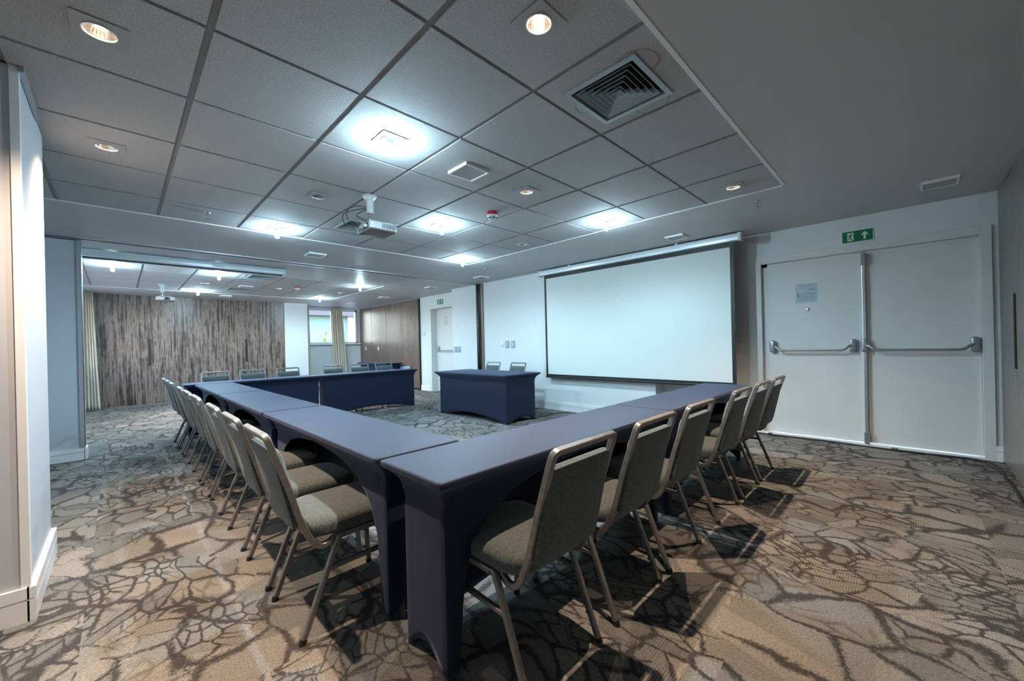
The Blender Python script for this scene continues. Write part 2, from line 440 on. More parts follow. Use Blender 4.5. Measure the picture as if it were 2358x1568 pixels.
# near wall, wood laminate doors with grip and lock
struct(bx('wall_near', XL-.1, 6.2, -.72, -.615, 0, ZC, M_wood3))
dn = 1
def laminate_door(x0, x1, y, face, m, hx=None, hz=(0, 1), key=None, nm=None, hm=None):
    global dn
    ya, yb = (y-.02, y) if face > 0 else (y, y+.02)
    o = struct(bx('door_%d' % dn, x0+.0015, x1-.0015, ya, yb, .015, ZC-.004, m, bevel=.0015)); dn += 1
    s = 1 if face > 0 else -1
    if hx is not None:
        bm = bmesh.new(); w_ = .028
        for (a, b, c, d) in ((hx-w_, hx+w_, hz[1]-.008, hz[1]), (hx-w_, hx+w_, hz[0], hz[0]+.008), (hx-w_, hx-w_+.008, hz[0], hz[1]), (hx+w_-.008, hx+w_, hz[0], hz[1])):
            box(bm, a, b, min(y, y+s*.006), max(y, y+s*.006), c, d)
        box(bm, hx-w_, hx+w_, min(y, y+s*.002), max(y, y+s*.002), hz[0], hz[1], 1)
        obj('handle', bm, [hm or M_brass, M_black], o)
    if key:
        bm = bmesh.new(); lathe(bm, [(.012, y), (.012, y+s*.006), (.006, y+s*.009)], (key[0], 0, key[1]), 14, 'Y'); obj('lock', bm, M_chrome, o, True)
    return o
xs = [5.66, 4.90, 4.05, 3.2, 2.35, 1.5, .65, -.2, -1.05]
for i in range(len(xs)-1):
    if i == 0: laminate_door(xs[1], xs[0], -.595, 1, M_wood3, 4.955, (.895, 1.49), (4.93, .834))
    elif i < 2: laminate_door(xs[i+1], xs[i], -.595, 1, M_wood3)
bx_ = bx('wall_near_panel', -1.6, 4.05, -.615, -.595, 0, ZC, M_wood3); struct(bx_)
# far wall
YFW = 12.3
bm = bmesh.new()
box(bm, -1.7, 3.265, YFW+.02, YFW+.15, 0, ZC); box(bm, 3.265, 3.86, YFW, 13.2, 0, ZC)
box(bm, 3.86, 6.2, 13.05, 13.2, 0, 1.33); box(bm, 3.86, 6.2, 13.05, 13.2, 2.43, ZC)
box(bm, 3.86, 4.08, 13.05, 13.2, 1.33, 2.43); box(bm, 5.60, 6.2, 13.05, 13.2, 1.33, 2.43)
struct(obj('wall_far', bm, M_wall))
fx = [-.37, .53, 1.47, 2.40, 3.262]
laminate_door(fx[0], fx[1], YFW, -1, M_wood, .50, (.88, 1.49), None)
laminate_door(fx[1], fx[2], YFW, -1, M_wood, None, (0, 1), (.57, .825))
laminate_door(fx[2], fx[3], YFW, -1, M_wood, 2.36, (.88, 1.47), None)
laminate_door(fx[3], fx[4], YFW, -1, M_wood, None, (0, 1), (2.44, .845))
# left walls and the two piers
struct(bx('wall_left', XL-.1, XL, -.72, 6.6, 0, ZC, M_wall))
bm = bmesh.new()
box(bm, -.70, -.57, 6.75, 7.5, 0, ZC); box(bm, -.70, -.57, 7.5, 11.7, 0, .9); box(bm, -.70, -.57, 7.5, 11.7, 2.3, ZC); box(bm, -.70, -.57, 11.7, 12.4, 0, ZC)
struct(obj('wall_left_far', bm, M_wall))
struct(bx('wall_left_pier', XL, -.299, 2.82, 3.63, 0, ZC, M_pier))
struct(bx('wall_left_screen', XL, -.286, 6.62, 6.78, 0, ZC-.02, M_pier))
bm = bmesh.new()
box(bm, -.324, -.294, 2.812, 2.84, .14, ZC); struct(obj('trim_4', bm, M_trimw, bevel=.002))
bm = bmesh.new(); box(bm, -.318, -.279, 6.60, 6.64, .14, ZC-.015); box(bm, -.286, -.279, 6.6, 6.79, .14, ZC-.015); struct(obj('trim_5', bm, M_alu, bevel=.002))
bm = bmesh.new(); box(bm, -.297, -.278, 2.80, 3.34, ZC-.026, ZC+.004); box(bm, -.30, -.2, 2.80, 3.34, ZC-.001, ZC+.004) if False else None
struct(obj('trim_6', bm, M_alu2, bevel=.001))
# closing post where the partition meets the screen wall
bm = bmesh.new(); box(bm, XW-.035, XW, 6.44, 6.56, 0, ZC-.012, 0); box(bm, XW-.02, XW, 6.36, 6.44, 0, ZC-.012, 1); lathe(bm, [(.012, 0), (.012, ZC-.02)], (XW-.04, 6.50, 0), 10)
struct(obj('trim_7', bm, [M_blackgl, M_wood2]))
# baseboards
def skirt(name, segs, h=.14):
    bm = bmesh.new()
    for (a, b, c, d, nx, ny) in segs:      # footprint of wall face and outward normal
        for t, z0, z1 in ((.020, 0, h*.62), (.013, h*.62, h*.64), (.020, h*.66, h)):
            x0, x1, y0, y1 = a, b, c, d
            if nx > 0: x1 = b+t
            if nx < 0: x0 = a-t
            if ny > 0: y1 = d+t
            if ny < 0: y0 = c-t
            box(bm, x0, x1, y0, y1, z0, z1)
    return struct(obj(name, bm, M_trimw))
skirt('baseboard_right', [(XD, XD+.005, -.595, -.556, -1, 0), (XD, XD+.005, 1.357, 2.6, -1, 0), (XW, XW+.005, 2.58, 6.36, -1, 0), (XW, XW+.005, 6.56, 7.475, -1, 0), (XF, XF+.005, 8.88, 9.33, -1, 0), (XW, XD, 2.58, 2.6, 0, -1)])
skirt('baseboard_pier', [(XL, -.299, 2.82, 2.825, 0, -1), (-.305, -.299, 2.80, 3.65, 1, 0)], .15)
skirt('baseboard_left', [(XL, -.286, 6.62, 6.625, 0, -1), (-.29, -.286, 6.60, 6.80, 1, 0)], .13)
skirt('baseboard_far', [(3.265, 3.86, YFW, YFW+.01, 0, -1), (3.86, XF, 13.05, 13.06, 0, -1)])

# ------------------------------------------------------------------ windows
def window(name, x0, x1, z0, z1, y):
    bm = bmesh.new(); t = .045
    box(bm, x0, x1, y-.03, y+.06, z0, z0+t); box(bm, x0, x1, y-.03, y+.06, z1-.07, z1); box(bm, x0, x0+t, y-.03, y+.06, z0, z1); box(bm, x1-t, x1, y-.03, y+.06, z0, z1)
    o = struct(obj(name, bm, M_trimw)); bx('pane', x0+t, x1-t, y+.01, y+.016, z0+t, z1-.07, M_glass, o); return o
window('window_1', 4.08, 4.84, 1.33, 2.43, 13.05); window('window_2', 4.84, 5.60, 1.33, 2.43, 13.05)
bm = bmesh.new(); box(bm, 3.87, XF, 12.99, 13.05, 1.295, 1.33); box(bm, 3.87, XF, 13.0, 13.05, 1.275, 1.295, 1); struct(obj('trim_8', bm, [M_trimw, M_alu2]))
bm = bmesh.new(); t = .05
for (a, b, c, d) in ((7.5, 11.7, .9, .95), (7.5, 11.7, 2.25, 2.3), (7.5, 7.55, .9, 2.3), (11.65, 11.7, .9, 2.3), (8.85, 8.9, .9, 2.3), (10.25, 10.3, .9, 2.3)): box(bm, -.66, -.60, a, b, c, d)
o = struct(obj('window_3', bm, M_trimw)); bx('pane', -.635, -.63, 7.5, 11.7, .95, 2.25, M_glass, o)
# curtains
def curtain(name, top, bot, n_, amp, z0, z1, label, axis='X', grp=None):
    """top/bot: ((x,y),(x,y)) ends"""
    bm = bmesh.new(); K = n_*12; Rw = 26; rows = []
    for r in range(Rw+1):
        s = r/Rw; row = []
        for i in range(K+1):
            u = i/K
            ph = 2*PI*n_*(u+.02*math.sin(7*u+2*s))
            A = [top[0][k]*(1-u)+top[1][k]*u for k in (0, 1)]; Bq = [bot[0][k]*(1-u)+bot[1][k]*u for k in (0, 1)]
            x, y = [A[k]*(1-s)+Bq[k]*s for k in (0, 1)]
            a = amp*(.6+.4*s)*math.sin(ph)+.25*amp*math.sin(2.7*ph+s*2)
            if axis == 'X': y += a
            else: x += a
            row.append(bm.verts.new((x, y, z1*(1-s)+z0*s)))
        rows.append(row)
    for a, b in zip(rows, rows[1:]):
        for i in range(K): bm.faces.new((a[i], a[i+1], b[i+1], b[i]))
    o = obj(name, bm, M_curt, smooth=True, ang=80); sd = o.modifiers.new('s', 'SOLIDIFY'); sd.thickness = .004
    return tag(o, label, 'curtain', grp)
curtain('curtain', ((-.51, 12.0), (-.36, 11.95)), ((-.535, 12.05), (-.285, 11.95)), 5, .035, .03, ZC-.01, 'long cream pleated curtain hanging at the left end of the dark wood doors')
curtain('curtain', ((3.93, 12.93), (4.10, 12.93)), ((3.93, 12.93), (4.14, 12.93)), 3, .03, .04, ZC-.02, 'narrow beige curtain hanging at the left edge of the far window beside the white pier')
curtain('curtain', ((4.74, 12.93), (5.10, 12.93)), ((4.80, 12.93), (5.24, 12.93)), 6, .04, .04, ZC-.02, 'beige pleated curtain hanging across the middle of the far window')

# ------------------------------------------------------------------ folding wood partition on the far right wall
pt = thing('folding_partition', 'brown wood folding partition along the right wall of the far room', 'partition', (XF, 9.33, 0))
ys = [9.36, 10.30, 11.20, 12.20, 12.86, 13.04]
for i in range(5):
    o = bx('panel', -.035, -.004, ys[i]-9.33+.006, ys[i+1]-9.33-.006, .045, 2.44, M_wood2, pt, bevel=.002)
    if i in (2, 3):
        yy = {2: 11.74, 3: 12.62}[i]-9.33
        bx('pull', -.041, -.035, yy-.035, yy+.035, 1.09, 1.20, M_trimw, o, bevel=.002)
bm = bmesh.new(); box(bm, -.03, -.002, .02, 3.70, .0, .045); box(bm, -.05, -.001, 0, .026, 0, ZC-.02); obj('dark_edge', bm, M_black, pt)
bm = bmesh.new(); box(bm, -.05, -.001, 0, 3.70, 2.445, ZC-.001); obj('track', bm, M_alu2, pt)

# ------------------------------------------------------------------ door 2 (far room) and the big double door
def bar_handle(parent, y0, y1, z, x, ends=((1, 1))):
    """panic bar on a plane x=const facing -x; parts under parent"""
    dep = .075
    for y in (y0, y1):
        bm = bmesh.new(); pts = rrect(.058, .145, .02, 4)
        pillow(bm, pts, [(0, 0), (0, .045), (.004, .052), (.012, .055)], lambda u, v, h, y=y: (x-h, y+u, z+v))
        obj('bar_housing', bm, M_alu2, parent, True)
    s = 1 if y1 > y0 else -1
    p = smooth_path([(x-.04, y0+s*.0, z+.0), (x-.062, y0+s*.03, z-.0), (x-.075, y0+s*.075, z-.048), (x-.075, y1-s*.075, z-.048), (x-.062, y1-s*.03, z), (x-.04, y1, z)], .05, 6)
    bm = bmesh.new(); sweep(bm, p, .022, .026, (0, 0, 1), round_=True, n=12); obj('push_bar', bm, M_alu2, parent, True)
# frame
bm = bmesh.new()
box(bm, XD-.018, XD+.06, 1.295, 1.357, 0, 2.18); box(bm, XD-.018, XD+.06, -.556, -.485, 0, 2.18); box(bm, XD-.018, XD+.06, -.485, 1.295, 2.098, 2.18)
box(bm, XD+.03, XD+.10, 1.235, 1.295, 0, 2.098); box(bm, XD+.03, XD+.10, -.485, 1.295, 2.06, 2.098)
fr = struct(obj('trim_9', bm, M_door, bevel=.002))
bx('threshold', XD-.02, XD+.05, -.485, 1.295, 0, .022, M_trimw, fr)
XLf = XD+.03
dL = struct(bx('door_5', XLf, XLf+.045, .376, 1.235, .03, 2.062, M_door, bevel=.002))
bar_handle(dL, 1.19, .435, 1.078, XLf)
bm = bmesh.new(); lathe(bm, [(.017, XLf), (.017, XLf-.004), (.009, XLf-.007)], (0, .83, 1.508), 16, 'X'); obj('peephole', bm, M_chrome, dL, True)
bm = bmesh.new(); box(bm, XLf-.012, XLf, .345, .385, 1.05, 1.11); obj('strike_plate', bm, M_alu2, dL)
# evacuation sheet on the left leaf
sh = thing('evacuation_notice', 'laminated evacuation plan sheet with green writing on the left leaf of the double door', 'notice', (XLf, .845, 1.70))
PX = lambda u, v, h: (-.0015-h, -u, v)
bm = bmesh.new(); poly(bm, [(-.107, -.112), (.107, -.112), (.107, .112), (-.107, .112)], lambda u, v, h: (-.0002-h, -u, v), .0013); obj('sheet', bm, M_paper, sh)
bm = bmesh.new()
def rect(u0, v0, u1, v1): poly(bm, [(u0, v0), (u1, v0), (u1, v1), (u0, v1)], PX, .0003)
def frame(u0, v0, u1, v1, t): rect(u0, v0, u1, v0+t); rect(u0, v1-t, u1, v1); rect(u0, v0+t, u0+t, v1-t); rect(u1-t, v0+t, u1, v1-t)
frame(-.085, -.045, .085, .055, .0015); frame(-.084, -.05, .068, .005, .0025); rect(-.084, -.05, -.075, .005); rect(.03, .035, .08, .043)
random.seed(3)
for i in range(16):
    u = -.07+i*.0075; v = -.02+random.uniform(-.006, .012); rect(u, v-.008, u+.002, v+.01); rect(u, v, u+.006, v+.002)
for u in (-.055, -.03, -.008): rect(u, -.05, u+.0015, -.025)
rect(.02, -.024, .06, -.022); rect(.058, -.027, .064, -.02)
obj('plan_drawing', bm, M_ink, sh)
def text(name, body, size, m, parent, loc, rot):
    c = bpy.data.curves.new(name, 'FONT'); c.body = body; c.size = size; c.align_x = 'CENTER'; c.extrude = .0003
    c.materials.append(m); o = bpy.data.objects.new(name, c); COL.objects.link(o); dg = bpy.context.evaluated_depsgraph_get(); dg.update(); me = bpy.data.meshes.new_from_object(o.evaluated_get(dg)); bpy.data.objects.remove(o)
    o = bpy.data.objects.new(name, me); COL.objects.link(o); o.parent = parent; o.location = loc; o.rotation_euler = rot; return o
RT = (PI/2, 0, -PI/2)
text('heading', 'Rota de Saída de Emergência\n(Emergency Exit)', .0145, M_inkg, sh, (-.002, 0, .088), RT)
bm = bmesh.new()
for k, v in enumerate((-.068, -.080, -.092)):
    x = -.09
    while x < .085-.01*k:
        L_ = random.uniform(.004, .012); rect(x, v, x+L_, v+.004); x += L_+.003
obj('small_print', bm, M_inkg, sh)
# right leaf
dR = struct(bx('door_6', XLf-.006, XLf+.045, -.483, .372, .03, 2.062, M_door, bevel=.002))
bx('astragal', XLf-.016, XLf-.006, .30, .376, .032, 2.06, M_door, dR, bevel=.002)
bar_handle(dR, .335, -.445, 1.078, XLf-.008)
bm = bmesh.new(); box(bm, XLf-.048, XLf-.02, .322, .350, .10, 2.0); obj('latch_rod', bm, M_alu, dR, bevel=.003)
for z0, z1 in ((1.945, 2.075), (.022, .15)):
    bm = bmesh.new(); pts = rrect(.045, z1-z0, .012, 3)
    pillow(bm, pts, [(0, 0), (0, .05), (.006, .062)], lambda u, v, h, zz=(z0+z1)/2: (XLf-.008-h, .336+u, zz+v)); obj('latch_housing', bm, M_alu2, dR, True)
# exit signs
def exit_sign(name, label, c, w_, h_, simple=False):
    t = thing(name, label, 'exit sign', c)
    bm = bmesh.new(); box(bm, -.008, 0, -w_/2-.006, w_/2+.006, -h_/2-.006, h_/2+.006); obj('backing', bm, M_signw, t, bevel=.001)
    bm = bmesh.new(); box(bm, -.0095, -.008, -w_/2, w_/2, -h_/2, h_/2); obj('green_face', bm, M_green, t)
    Q = lambda u, v, h: (-.0096-h, -u*w_/2/.5*.5*2/1.0 if False else -u*w_, v*h_)
    bm = bmesh.new()
    def ar(du): return [(du-.035, -.36), (du+.035, -.36), (du+.035, .10), (du+.10, -.06), (du+.10, .12), (du, .36), (du-.10, .12), (du-.10, -.06), (du-.035, .10)]
    poly(bm, ar(.24 if not simple else .2), Q, .0004); obj('arrow', bm, M_signw, t)
    d0 = -.23
    bm = bmesh.new(); poly(bm, [(d0-.10, -.38), (d0+.02, -.38), (d0+.11, -.30), (d0+.11, .36), (d0-.10, .36)], Q, .0004); obj('doorway_symbol', bm, M_signw, t)
    Q2 = lambda u, v, h: (-.0101-h, -(d0+u)*w_, v*h_)
    bm = bmesh.new()
    poly(bm, [(.035+.026*math.cos(a*PI/4), .27+.055*math.sin(a*PI/4)) for a in range(8)], Q2, .0004)
    poly(bm, [(-.01, .18), (.045, .18), (.005, -.12), (-.05, -.08)], Q2, .0004)
    poly(bm, [(-.01, .18), (-.075, .14), (-.09, .02), (-.07, .02), (-.055, .10), (0, .12)], Q2, .0004)
    poly(bm, [(.04, .18), (.075, .08), (.12, .08), (.12, .04), (.06, .03), (.02, .10)], Q2, .0004)
    poly(bm, [(-.02, -.10), (.01, -.05), (.075, -.26), (.05, -.33)], Q2, .0004)
    poly(bm, [(-.05, -.10), (-.015, -.14), (-.06, -.27), (-.14, -.27), (-.14, -.23), (-.075, -.22)], Q2, .0004)
    obj('running_figure', bm, M_green, t); return t
exit_sign('exit_sign', 'green and white emergency exit sign with running figure and up arrow above the double door', (XD-.0005, .378, 2.267), .252, .118)
exit_sign('exit_sign', 'small green emergency exit sign above the single door in the far room', (XF-.0005, 8.375, 2.29), .25, .12)
# far room door
bm = bmesh.new()
box(bm, XF-.018, XF+.17, 8.80, 8.875, 0, 2.21); box(bm, XF-.018, XF+.17, 7.78, 7.86, 0, 2.21); box(bm, XF-.018, XF+.17, 7.86, 8.80, 2.135, 2.21)
struct(obj('trim_10', bm, M_door, bevel=.002))
d7 = struct(bx('door_7', XF+.16, XF+.20, 7.86, 8.80, .02, 2.135, M_door))
bar_handle(d7, 8.70, 7.92, 1.10, XF+.16)
bm = bmesh.new(); lathe(bm, [(.014, XF+.16), (.014, XF+.155), (.006, XF+.152)], (0, 8.33, 1.58), 12, 'X'); obj('peephole', bm, M_chrome, d7, True)
s2 = thing('evacuation_notice', 'small evacuation plan sheet on the single door of the far room', 'notice', (XF+.16, 8.36, 1.80))
bm = bmesh.new(); poly(bm, [(-.1, -.14), (.1, -.14), (.1, .14), (-.1, .14)], lambda u, v, h: (-.0002-h, -u, v), .0013); obj('sheet', bm, M_plastic, s2)
bm = bmesh.new(); frame(-.075, -.06, .075, .02, .004); rect(-.05, .07, .05, .08); rect(-.03, .095, .03, .105)
for i in range(7): rect(-.07+i*.02, -.03, -.065+i*.02, .0)
obj('plan_drawing', bm, M_ink, s2)

# ------------------------------------------------------------------ projection screens
scx = 5.33
ps = thing('projection_screen', 'large white pull-down projection screen with black border on the right wall', 'projection screen', (scx, 3.03, 0))
y0, y1 = 1.505-3.03, 4.565-3.03
bm = bmesh.new(); pts = rrect(.09, .088, .012, 3)
pillow(bm, [(p[0], p[1]) for p in pts], [(0, 1.44-3.03), (0, 4.64-3.03)], lambda u, v, h: (u, h, 2.418+v)); cs = obj('casing', bm, M_case, ps, True)
for yy in (1.425-3.03, 4.655-3.03):
    bx('end_cap', -.05, .05, yy-.018, yy+.018, 2.366, 2.468, M_plastic, cs, bevel=.006)
for yy in (2.2-3.03, 4.0-3.03): bx('mounting_bracket', -.02, .02, yy-.02, yy+.02, 2.455, ZC, M_plastic, cs)
bx('mounting_bracket', -.01, .12, 1.3, 1.33, 2.40, 2.42, M_plastic, cs)
bm = bmesh.new(); box(bm, .008, .010, y0, y1, .60, 2.38); obj('border', bm, M_black, ps)
bm = bmesh.new(); box(bm, .0065, .008, y0+.045, y1-.045, .64, 2.315); obj('viewing_surface', bm, M_screen, ps)
bm = bmesh.new(); lathe(bm, [(.018, y0), (.018, y1)], (.009, 0, .595), 12, 'Y'); obj('weight_bar', bm, M_black, ps, True)
ps2 = thing('projection_screen', 'rolled-up white projection screen casing under the ceiling beyond the partition rail', 'projection screen', (0, 7.15, 0))
bm = bmesh.new(); pillow(bm, rrect(.11, .095, .01, 3), [(0, -.9 + .38), (0, 1.90)], lambda u, v, h: (h, u, 2.428+v)); c2 = obj('casing', bm, M_case, ps2, True)
bx('end_cap', 1.90, 1.925, -.058, .058, 2.376, 2.480, M_plastic, c2, bevel=.004)
bm = bmesh.new(); box(bm, -.5, 1.88, -.012, .012, 2.366, 2.381); obj('weight_bar', bm, M_black, ps2)
bm = bmesh.new(); box(bm, -.5, 1.9, -.0585, -.0555, 2.40, 2.403); box(bm, -.5, 1.9, -.0585, -.0555, 2.43, 2.432); obj('groove', bm, M_alu2, c2)
bx('maker_plate', .98, 1.12, -.0575, -.0552, 2.405, 2.427, M_plastic, c2)

# ------------------------------------------------------------------ wall fittings
def wall_plate(name, label, x, y, z, w_, h_, m, cat, grp=None, keys=0):
    t = thing(name, label, cat, (x, y, z), 0, grp)
    bm = bmesh.new(); pillow(bm, rrect(w_, h_, .012, 3), [(0, 0), (0, .008), (.004, .012)], lambda u, v, h: (-h, u, v)); obj('plate', bm, m, t, True)
    if keys:
        bm = bmesh.new()
        for k in range(keys):
            vv = (k-(keys-1)/2)*.035; box(bm, -.017, -.011, -.015, .015, vv-.012, vv+.012)
        obj('socket_face', bm, M_plastic if m != M_plastic else M_plate, t, bevel=.001)
    return t
wall_plate('socket_plate', 'left one of the two grey socket plates on the white wall behind the head table', XW, 5.655, 1.175, .105, .145, M_plate, 'socket', 'socket plates behind the head table', 2)
wall_plate('socket_plate', 'right one of the two grey socket plates on the white wall behind the head table', XW, 5.495, 1.175, .105, .145, M_plate, 'socket', 'socket plates behind the head table', 2)
wall_plate('socket_plate', 'left grey socket plate on the narrow wall beside the far door', XW, 7.37, 1.085, .10, .135, M_plate, 'socket', 'socket plates beside the far door', 2)
wall_plate('socket_plate', 'right grey socket plate on the narrow wall beside the far door', XW, 7.235, 1.085, .10, .135, M_plate, 'socket', 'socket plates beside the far door', 2)
bm = bmesh.new(); lathe(bm, [(.062, 0), (.062, -.006), (.05, -.012)], (0, 0, 0), 28, 'X'); o = obj('blank_cover', bm, M_signw, None, True); o.location = (XW, 5.80, 1.19)
tag(o, 'round cream blank wall cover left of the grey sockets behind the head table', 'wall cover')
bm = bmesh.new(); pillow(bm, rrect(.055, .115, .026, 5), [(0, 0), (0, .004)], lambda u, v, h: (-h, u, v)); o = obj('blank_cover', bm, M_wall, None, True); o.location = (XW, 5.93, 1.185)
tag(o, 'faint oval wall-coloured blank cover beside the round cream cover', 'wall cover')
wall_plate('thermostat', 'small white thermostat on the wall left of the far door', XF, 9.165, 1.50, .09, .13, M_plastic, 'thermostat', None, 1)
wall_plate('wall_switch', 'pale wall plate between the projection screen and the double door', XD, 1.56, 1.07, .08, .12, M_wall, 'wall plate', None, 1)

# ------------------------------------------------------------------ ceiling fittings
index_kids()
def lamp_body(t, lit):
    """square trim plate with ring, reflector bowl (all hang from z=ZC)"""
    s = .083; bm = bmesh.new()
    n_ = 32; ring = [(.052*math.cos(2*PI*i/n_+PI/4), .052*math.sin(2*PI*i/n_+PI/4)) for i in range(n_)]
    def sq(i, s):
        a = 2*PI*i/n_+PI/4; c, d = math.cos(a), math.sin(a); k = s/max(abs(c), abs(d)); return (c*k, d*k)
    for zz in (0,):
        for i in range(n_):
            j = (i+1) % n_
            a, b, c, d = sq(i, s), sq(j, s), ring[j], ring[i]
            bm.faces.new([bm.verts.new((p[0], p[1], -.004)) for p in (a, b, c, d)]); bm.faces.new([bm.verts.new((p[0], p[1], -.0005)) for p in (d, c, b, a)])
            bm.faces.new([bm.verts.new(v) for v in ((a[0], a[1], -.004), (b[0], b[1], -.004), (b[0], b[1], -.0005), (a[0], a[1], -.0005))])
    obj('trim_plate', bm, M_ventw, t)
    bm = bmesh.new(); lathe(bm, [(.055, -.004), (.055, -.008), (.050, -.009), (.048, -.004), (.048, .0)], n=32, cap=False); obj('ring', bm, M_alu, t, True)
ROOT = {}
def halogen(lit=True, tilt=0):
    t = thing('downlight', 'x', 'downlight', (0, 0, ZC)); lamp_body(t, lit)
    bm = bmesh.new(); lathe(bm, [(.048, -.003), (.044, .012), (.032, .035), (.014, .05), (.006, .052)], n=32, cap=False)
    rf = obj('reflector', bm, M_refl if lit else M_ventw, t, True)
    bm = bmesh.new()
    for i in range(24):
        a = 2*PI*i/24; c, s = math.cos(a), math.sin(a)
        sweep(bm, [(.045*c, .045*s, .008), (.031*c, .031*s, .033), (.014*c, .014*s, .047)], .0022, .0015, (0, 0, 1))
    obj('facets', bm, M_chrome if lit else M_ventw, rf)
    bm = bmesh.new(); lathe(bm, [(.002, .012), (.012, .016), (.015, .026), (.012, .038), (.004, .046)], n=20); obj('bulb', bm, M_halo if lit else M_offbulb, t, True)
    if lit:
        ld = bpy.data.lights.new('halogen_beam', 'SPOT'); ld.energy = HALO_WATT; ld.color = WARM; ld.spot_size = math.radians(118); ld.spot_blend = .95; ld.shadow_soft_size = .012
        lo = bpy.data.objects.new('halogen_beam', ld); COL.objects.link(lo); lo.parent = t; lo.location = (0, 0, .004)
    return t
def cfl_light():
    t = thing('downlight', 'x', 'downlight', (0, 0, ZC)); lamp_body(t, True)
    bm = bmesh.new(); lathe(bm, [(.048, -.003), (.046, .02), (.03, .045), (.0, .046)], n=28, cap=False); obj('reflector', bm, M_white, t, True)
    bm = bmesh.new(); lathe(bm, [(.006, -.104), (.014, -.102), (.0195, -.092), (.0195, -.030)], n=20); obj('lamp_tube', bm, M_cfl, t, True)
    bm = bmesh.new(); lathe(bm, [(.021, -.031), (.023, -.026), (.024, .045)], n=20); obj('lamp_socket', bm, M_white, t, True)
    ld = bpy.data.lights.new('cool_beam', 'SPOT'); ld.energy = 37.0; ld.color = COOL; ld.spot_size = math.radians(176); ld.spot_blend = .55; ld.shadow_soft_size = .02
    lo = bpy.data.objects.new('cool_beam', ld); COL.objects.link(lo); lo.parent = t; lo.location = (0, 0, -.128)
    return t
H = halogen(True); C_ = cfl_light(); F = halogen(False); index_kids()
def place(R, pts, labels, grp):
    for k, ((x, y), lb) in enumerate(zip(pts, labels)):
        if not ROOT.get(R): o = R; ROOT[R] = 1; o.location = (x, y, ZC)
        else: o = dup(R, (x, y, ZC))
        o['label'] = lb; o['group'] = grp
place(H, halo+halo2, ['lit warm halogen downlight at the top left of the ceiling', 'lit warm halogen downlight on the left beside the near pier, second from the camera', 'bright warm starlit halogen downlight at the top centre of the ceiling',
    'lit warm halogen downlight in the middle of the tiled ceiling beside the red smoke detector', 'lit warm halogen downlight near the right corner of the tiled ceiling',
    'tiny orange-glowing downlight on the far room ceiling, leftmost of three', 'tiny orange-glowing downlight left of the red detector on the far room ceiling', 'tiny orange-glowing downlight on the far room ceiling, rightmost of three'], 'warm halogen downlights')
place(C_, cfl+cfl2, ['big bright cool white downlight lighting its ceiling tile in front of the projector', 'cool white downlight left of the near projector by the edge of the tiles', 'cool white downlight just right of the hanging projector',
    'cool white downlight on the right side of the near tiled ceiling above the screen', 'cool white downlight at the far right corner of the near tiled ceiling',
    'leftmost cool white downlight in the far room', 'cool white downlight in the far room just left of the near vent', 'cool white downlight in the far room close to the dark wood doors', 'brightest cool white downlight at the right of the far room ceiling', 'cool white downlight at the far right corner of the far room tiles by the window'], 'cool white downlights')
place(F, offl, ['unlit square downlight on the ceiling left of the projector mount', 'unlit square downlight near the screen side edge of the tiled ceiling'], 'unlit downlights')
# air diffusers
def diffuser():
    t = thing('air_diffuser', 'x', 'air diffuser', (0, 0, ZC))
    def sqring(bm, a, za, b, zb, mi=0):
        A = [bm.verts.new((sx*a, sy*a, za)) for sx, sy in ((-1, -1), (1, -1), (1, 1), (-1, 1))]; Bv = [bm.verts.new((sx*b, sy*b, zb)) for sx, sy in ((-1, -1), (1, -1), (1, 1), (-1, 1))]
        for i in range(4): bm.faces.new((A[i], A[(i+1) % 4], Bv[(i+1) % 4], Bv[i])).material_index = mi
    bm = bmesh.new(); sqring(bm, .203, 0, .203, -.008); sqring(bm, .203, -.008, .176, -.008); sqring(bm, .176, -.008, .172, .03); obj('frame', bm, M_vent, t)
    for k in range(5):
        a = .135-.0285*k; bm = bmesh.new(); sqring(bm, a+.022, -.005, a-.004, .028); sqring(bm, a+.022, -.005, a+.020, -.006); sqring(bm, a+.020, -.006, a-.006, .027)
        obj('louver', bm, M_vent, t)
    bm = bmesh.new(); sqring(bm, .024, -.004, .001, .014); obj('centre_cone', bm, M_vent, t)
    bm = bmesh.new(); box(bm, -.175, .175, -.175, .175, .07, .08); sqring(bm, .176, .0, .176, .08); box(bm, -.17, .17, -.003, .003, .03, .034); obj('duct', bm, M_dark, t)
    return t
D = diffuser(); index_kids()
for k, ((x, y, s), lb) in enumerate(zip(diffs, ['large square louvred air diffuser with brown stains around it on the near ceiling', 'square louvred air diffuser partly behind the hanging projector', 'square louvred air diffuser in the far room nearest the rolled-up screen', 'square louvred air diffuser in the far room close to the wood doors'])):
    o = D if k == 0 else dup(D, (x, y, ZC)); o.location = (x, y, ZC); o['label'] = lb; o['group'] = 'square louvred air diffusers'
